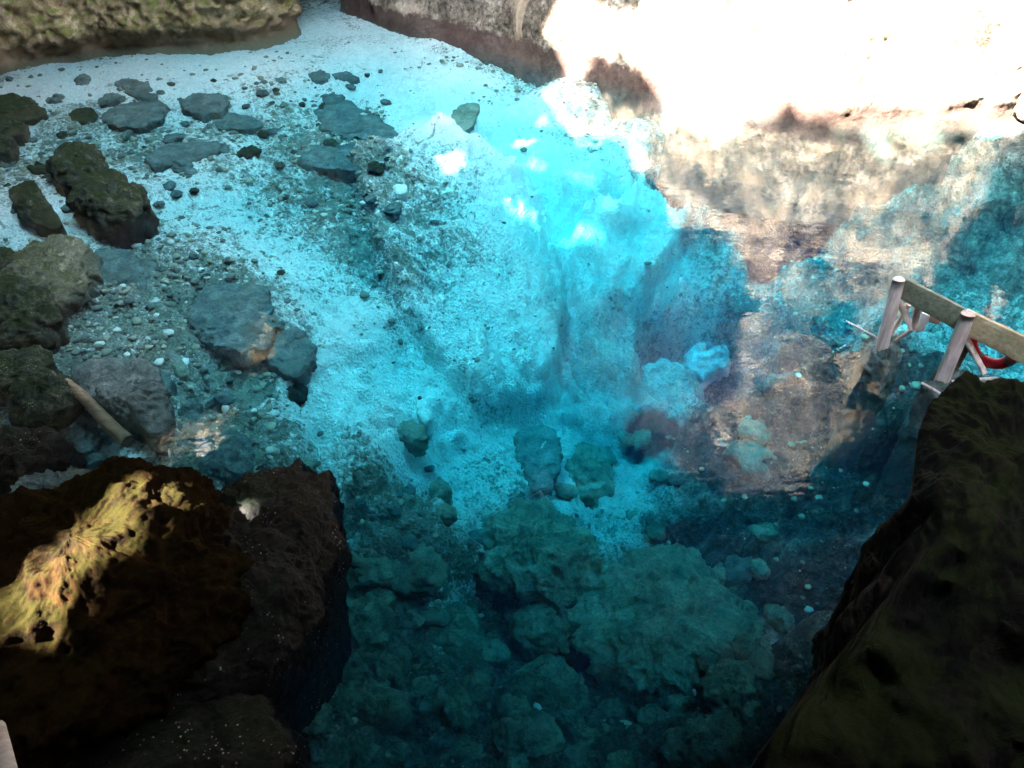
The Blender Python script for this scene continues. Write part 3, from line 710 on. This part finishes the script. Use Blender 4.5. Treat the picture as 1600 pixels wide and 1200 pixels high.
# ------------------------------------------------------------------ loose stones, copied
def proto(mat, k):
    n = 9; P = [(math.cos(a) * (.75 + .5 * random.random()), math.sin(a) * (.6 + .45 * random.random())) for a in np.linspace(0, 2 * math.pi, n, endpoint=False)]
    o = rock_mesh('stone', P, 0, .55, .45, M[mat], amp=.22, seed=20 + k * 1.37, res=.12, sharp=1.0, bottom=.7, flat=.7)
    me = o.data; bpy.data.objects.remove(o); return me
SMALL = []
def scatter(meshes, n, region, smin, smax, label, group, seed, dens=None, minz=-9):
    rs = np.random.RandomState(seed); got = 0; tries = 0; used = []
    while got < n and tries < n * 60:
        tries += 1
        px, py = rs.uniform(region[0], region[2]), rs.uniform(region[1], region[3])
        if dens and rs.rand() > dens(px, py): continue
        h = bed_hit(px, py)
        if h[2] > -.03 or h[2] < minz: continue
        sc = smin * (smax / smin) ** (rs.rand() ** 1.6)
        if any((h[0] - u[0]) ** 2 + (h[1] - u[1]) ** 2 < (.75 * (sc + u[2])) ** 2 for u in used): continue
        used.append((h[0], h[1], sc))
        o = bpy.data.objects.new('stone', meshes[rs.randint(len(meshes))]); COL.objects.link(o)
        o.location = (h[0], h[1], float(bed_at(h[0], h[1])) + sc * .12)
        o.rotation_euler = (rs.uniform(-.25, .25), rs.uniform(-.25, .25), rs.uniform(0, 6.28))
        k = sc; o.scale = (k * rs.uniform(.8, 1.25), k * rs.uniform(.8, 1.2), k * rs.uniform(.6, 1.0))
        tag(o, label, 'stone', group); got += 1; SMALL.append((o, px, py))
P_dark = [proto('slate', k) for k in range(7)]
P_pale = [proto('palestone', 10 + k) for k in range(7)]
P_green = [proto('mossstone', 20 + k) for k in range(4)]
scatter(P_dark + P_green, 95, (0, 110, 620, 330), .05, .17, 'dark', 'dark stones on the pale shallows', 3)
scatter(P_dark + P_green[:1] + P_pale[:1], 50, (0, 400, 480, 800), .05, .15, 'grey-green', 'rubble stones at the left', 4)
scatter(P_dark + P_pale, 16, (420, 640, 760, 900), .06, .20, 'greyish', 'stones right of the dark rock tip', 5)
scatter(P_pale, 66, (470, 880, 1230, 1200), .12, .30, 'teal', 'stones of the shaded boulder field', 6)
scatter(P_pale + P_dark[:2], 16, (850, 640, 1200, 900), .10, .28, 'blue-tinted', 'stones below the deepest hole', 8)
LM = [((120,262), 'upper stone of the green pair'), ((175,315), 'angular green rock of the pair'), ((80,425), 'pale crusted boulder'), ((45,490), 'dark mossy rock at the left edge'),
      ((195,625), 'flat charcoal slab'), ((565,195), 'upper flat grey slab'), ((535,245), 'lower flat grey slab'), ((370,495), 'domed mound of rubble'), ((320,165), 'wide dark green stone'),
      ((215,180), 'rough cracked stone'), ((290,240), 'smooth blue-grey slab'), ((30,172), 'dark stone at the upper left edge'), ((540,120), 'long stone by the channel mouth'), ((340,715), 'broad rubble mound'),
      ((655,645), 'white upright stone'), ((450,800), 'tip of the dark wet rock'), ((835,880), 'very large round boulder'), ((840,985), 'loaf-shaped boulder'), ((560,975), 'flat-topped boulder'),
      ((1050,980), 'huge sloping slab'), ((850,1075), 'long pale ledge'), ((450,1105), 'round stone by the lower left shore'), ((1040,635), 'smooth blue dome'), ((840,720), 'shadowy stone in the pool middle'),
      ((1085,1175), 'bare stone at the bottom edge'), ((575,1100), 'low lump at the bottom edge'), ((150,480), 'pale gravel by the left rocks'), ((440,260), 'tip of the blue-grey slab')]
LM = LM[:-2]
ORD = ['nearest', 'second nearest', 'third nearest', 'fourth nearest', 'fifth nearest', 'sixth nearest', 'seventh nearest', 'eighth nearest', 'ninth nearest', 'tenth nearest', 'eleventh nearest', 'twelfth nearest', 'farthest', 'farthest']
buck = {}
for o, px, py in SMALL:
    d, k = min((math.hypot(px - a[0], (py - a[1]) * 1.4), i) for i, (a, _) in enumerate(LM))
    dx, dy = px - LM[k][0][0], (py - LM[k][0][1]) * 1.4
    side = ('right of' if dx > 0 else 'left of') if abs(dx) > abs(dy) else ('below' if dy > 0 else 'above')
    buck.setdefault((k, side), []).append((d, o))
for (k, side), lst in buck.items():
    lst.sort(key=lambda t: t[0])
    for i, (d, o) in enumerate(lst):
        o['label'] = '%s stone, %s of those %s the %s' % (o['label'], ORD[min(i, 13)], side, LM[k][1])

# pebbles beyond counting: one object
def pebbles():
    t = (1 + 5 ** .5) / 2
    iv = np.array([(-1,t,0),(1,t,0),(-1,-t,0),(1,-t,0),(0,-1,t),(0,1,t),(0,-1,-t),(0,1,-t),(t,0,-1),(t,0,1),(-t,0,-1),(-t,0,1)], float); iv /= np.linalg.norm(iv[0])
    it = np.array([(0,11,5),(0,5,1),(0,1,7),(0,7,10),(0,10,11),(1,5,9),(5,11,4),(11,10,2),(10,7,6),(7,1,8),(3,9,4),(3,4,2),(3,2,6),(3,6,8),(3,8,9),(4,9,5),(2,4,11),(6,2,10),(8,6,7),(9,8,1)])
    rs = np.random.RandomState(5)
    n = 90000
    x = rs.uniform(-10.5, 5, n); y = rs.uniform(1.2, 16, n)
    i = np.clip(np.searchsorted(ys, y), 0, len(ys) - 1) * len(xs) + np.clip(np.searchsorted(xs, x), 0, len(xs) - 1)
    p = np.stack([x, y, x * 0], -1)
    d = cov[i] + .5 * fbm(p * 1.1 + 2, 4) + .3 * fbm(p * 4 + 2, 2)
    keep = (rs.rand(n) < np.clip((d - .22) * 1.5, .02, 1) * (1 - .75 * sstep(.7, 1.3, DEP[i]))) & (Z[i] < -.02) & (np.abs(x) < .72 * np.hypot(y, 5) )
    x, y, z = x[keep], y[keep], Z[i][keep]; n = len(x)
    sc = .0075 * np.exp(rs.rand(n) ** 2.6 * 2.1)
    jit = iv[None] * (1 + rs.uniform(-.28, .28, (n, 12, 1)))
    jit = jit * rs.uniform(.65, 1.35, (n, 1, 3)) * np.array([1, 1, .5])
    a = rs.uniform(0, 6.28, n); ca_, sa_ = np.cos(a), np.sin(a)
    v = jit * sc[:, None, None]
    vx = v[..., 0] * ca_[:, None] - v[..., 1] * sa_[:, None]; vy = v[..., 0] * sa_[:, None] + v[..., 1] * ca_[:, None]
    V = np.stack([vx + x[:, None], vy + y[:, None], v[..., 2] + z[:, None] + sc[:, None] * .25], -1).reshape(-1, 3)
    T = (it[None] + (np.arange(n) * 12)[:, None, None]).reshape(-1, 3)
    m, nt = new_mat('mixed_pebbles')
    ge = N(nt, 'ShaderNodeNewGeometry')
    c = ramp(nt, ge.outputs['Random Per Island'], [(0, (.07, .09, .08)), (.45, (.16, .18, .15)), (.7, (.28, .28, .20)), (.86, (.38, .36, .26)), (1, (.7, .7, .65))])
    c = mixc(nt, .4, c, ramp(nt, noise_n(nt, ge.outputs['Position'], 40, 4, .7), [(.3, .4), (.7, 1.3)]), 'MULTIPLY')
    b = N(nt, 'ShaderNodeBsdfPrincipled', Roughness=.9); nt.links.new(c, b.inputs['Base Color'])
    o_ = N(nt, 'ShaderNodeOutputMaterial'); nt.links.new(b.outputs[0], o_.inputs['Surface'])
    o = mesh_obj('pebbles', V, None, m, tris=T)
    tag(o, 'countless small pebbles strewn over the pale bed of the pool', 'pebbles', kind='stuff')
pebbles()

# ------------------------------------------------------------------ wooden railing mirrored in the water at the right, built as a solid object
A = at(1375, 548, 0); B = at(1470, 597, 0)
ax = (B - A) / np.linalg.norm(B - A); nrm = np.array([-ax[1], ax[0], 0.0])     # away from the camera
if nrm[1] < 0: nrm = -nrm
def onp(px, py, off=0.0):
    u = (px - 800.0) / F; v = (600.0 - py) / F
    d = np.array([u, cp + sp * v, -sp + cp * v]); o = np.array([0, 0, CAMH])
    t = np.dot(A + nrm * off - o, nrm) / np.dot(d, nrm); return o + d * t
def tube(name, p0, p1, r0, r1, mat, parent, seg=14, rings=14, wob=.006, org=None):
    p0, p1 = np.array(p0, float), np.array(p1, float); d = p1 - p0; L = np.linalg.norm(d); d /= L
    u = np.cross(d, [0, 1, .2]); u /= np.linalg.norm(u); w = np.cross(d, u)
    V = []
    for k in range(rings + 1):
        t = k / rings; c = p0 + d * L * t; r = r0 + (r1 - r0) * t
        c = c + wob * (gn((c * 1.7 + 3)[None])[0] * u + gn((c * 1.7 + 30)[None])[0] * w)
        for j in range(seg):
            a = 2 * math.pi * j / seg
            V.append(c + (math.cos(a) * u + math.sin(a) * w) * r * (1 + .06 * math.sin(3 * a + 1.3)))
    n = len(V); V += [p0, p1]
    tr = [(n, j, (j + 1) % seg) for j in range(seg)] + [(n + 1, rings * seg + (j + 1) % seg, rings * seg + j) for j in range(seg)]
    V = np.array(V) - (0 if org is None else org)
    return mesh_obj(name, V, grid_quads(rings + 1, seg, wrap=True), M[mat], parent, tris=tr)
def plank(name, quad, th, mat, parent, org):
    """board through four points, with thickness along the barrier's normal and softened edges"""
    q = np.array(quad, float)
    V = []; nx_, ny_ = 24, 6
    for s_ in (-1, 1):
        for j in range(ny_ + 1):
            for i in range(nx_ + 1):
                a, b = i / nx_, j / ny_
                p = (q[0] * (1 - a) + q[1] * a) * (1 - b) + (q[3] * (1 - a) + q[2] * a) * b
                e = min(a, 1 - a, b, 1 - b) < 1e-6
                p = p + nrm * s_ * th * (.5 - (.12 if e else 0)) + np.array([0, 0, .004 * gn((p * 6)[None])[0]])
                V.append(p)
    m_ = (nx_ + 1) * (ny_ + 1)
    qf = grid_quads(ny_ + 1, nx_ + 1)
    per = [i for i in range(nx_ + 1)] + [(nx_ + 1) * k + nx_ for k in range(1, ny_ + 1)] + [(nx_ + 1) * ny_ + i for i in range(nx_ - 1, -1, -1)] + [(nx_ + 1) * k for k in range(ny_ - 1, 0, -1)]
    sd2 = [(a, b, b + m_, a + m_) for a, b in zip(per, per[1:] + per[:1])]
    return mesh_obj(name, np.array(V) - org, np.vstack([qf[:, ::-1], qf + m_, np.array(sd2)]), M[mat], parent, smooth=False)
bar = bpy.data.objects.new('mirrored_railing', None); COL.objects.link(bar); bar.location = A; ORG = A
tag(bar, 'reflection of a weathered wooden railing: round posts, wide boards and braces, at the right', 'railing reflection')
def under(p, q, dz=.5):           # extend the line q->p below the water
    p, q = np.array(p), np.array(q); d = (p - q) / np.linalg.norm(p - q); return p + d * dz
for a, b, r in (((1375,551),(1405,436),.060), ((1470,599),(1513,490),.066), ((1668,700),(1690,570),.066)):
    p, q_ = onp(*a, off=-.0), onp(*b)
    tube('post', under(p, q_, .3), q_, r * 1.03, r * .92, 'post', bar, org=ORG, seg=20)
plank('board', [onp(1404,429,.085), onp(1506,481,.085), onp(1502,518,.085), onp(1400,462,.085)], .045, 'tintboard', bar, ORG)
plank('board', [onp(1511,483,.085), onp(1760,600,.085), onp(1760,650,.085), onp(1508,521,.085)], .045, 'board', bar, ORG)
for a, b, r, off, mt in (((1403,470),(1426,515),.032,.15,'post'), ((1435,478),(1427,515),.034,.16,'post'), ((1420,476),(1383,536),.022,.2,'post'),
                     ((1427,514),(1380,546),.020,.2,'post'), ((1505,520),(1539,584),.030,.12,'post'), ((1515,530),(1489,578),.045,.2,'log'),
                     ((1468,600),(1560,592),.026,.02,'post')):
    tube('brace', onp(*a, off=off), onp(*b, off=off), r, r * .9, mt, bar, org=ORG)
plank('panel', [onp(1441,488,.24), onp(1453,494,.24), onp(1444,517,.24), onp(1431,519,.24)], .02, 'whitepaint', bar, ORG)
plank('panel', [onp(1454,491,.24), onp(1470,499,.24), onp(1467,507,.24), onp(1452,503,.24)], .02, 'pink', bar, ORG)
for (a, b), r, lab in ((((1322,501),(1372,528)), .009, 'thin pale pole mirrored in the water at the left foot of the railing reflection'),
                       (((1440,598),(1530,651)), .012, 'thin pale pole mirrored in the water under the middle post of the railing reflection')):
    z_ = .06
    o = tube('pole', at(*a, z_), at(*b, z_), r, r, 'post', None); tag(o, lab, 'pole')
# life ring of the mirrored railing, built solid like it
rc = onp(1552, 540, .19); ring = bpy.data.objects.new('mirrored_life_ring', None); COL.objects.link(ring); ring.location = rc
tag(ring, 'reflection of a red life ring with a grey band hanging behind the yellow board', 'life ring')
up = np.array([0, 0, 1.0])
def torus(name, a0, a1, R_, r, mat, n=60, m=14, parent=ring):
    V = []
    full = abs(a1 - a0 - 2 * math.pi) < 1e-6
    for i in range(n if full else n + 1):
        a = a0 + (a1 - a0) * i / n; e = ax * math.cos(a) + up * math.sin(a)
        for j in range(m):
            b = 2 * math.pi * j / m; V.append(e * (R_ + r * math.cos(b)) + nrm * r * math.sin(b) * .7)
    k = len(V) // m; V = np.array(V)
    if full:
        q_ = np.vstack([grid_quads(k, m, wrap=True), np.array([((k - 1) * m + j, (k - 1) * m + (j + 1) % m, (j + 1) % m, j) for j in range(m)])])
    else: q_ = grid_quads(k, m, wrap=True)
    return mesh_obj(name, V, q_, M[mat], parent)
torus('ring', 0, 2 * math.pi, .185, .05, 'red')
for c0 in (-.35, 1.2, 2.8, 4.35): torus('band', c0 - .12, c0 + .12, .185, .054, 'grey', n=8)
# drowned rocks added under the posts of the mirrored railing
for pts_, lab in (([(1348,556),(1362,543),(1385,540),(1402,550),(1402,565),(1382,576),(1358,572)], 'dark drowned rock carrying the left post of the mirrored railing'),
                  ([(1442,608),(1456,592),(1485,588),(1505,600),(1505,618),(1480,630),(1452,624)], 'dark drowned rock carrying the middle post of the mirrored railing')):
    px_rock('stone', lab, 'rock', pts_, 'slate', .14, zw=-.12, dn=1.6, amp=.25, sharp=1.0, bottom=1.15)
# the end of a handrail at the lower left corner
hr = bpy.data.objects.new('handrail', None); COL.objects.link(hr)
h0, h1 = at(-6, 1150, 3.2), at(22, 1260, 3.4)
hd = h1 - h0; hr.location = h0
tag(hr, 'end of a tan wooden handrail poking in at the lower left corner', 'handrail')
tube('rail', h0 - hd * .1, h1 + hd * 4, .022, .022, 'post', hr, org=h0)
tube('post', h1 + hd * 3.5 - np.array([0, 0, 3.6]), h1 + hd * 3.5, .03, .03, 'post', hr, org=h0)
# sunken plank at the left
pa, pb = at(98, 596, .04), at(200, 688, -.22)
o = tube('plank', pa, pb, .05, .07, 'log', None, seg=8, wob=.03); tag(o, 'sunken brown plank slanting down from the green rock at the left', 'plank')
pa, pb = bed_hit(545, 882), bed_hit(606, 920)
o = tube('plank', pa + up * .15, pb + up * .12, .07, .06, 'log', None, seg=6); tag(o, 'short dark sunken timber right of the dark wet rock', 'plank')
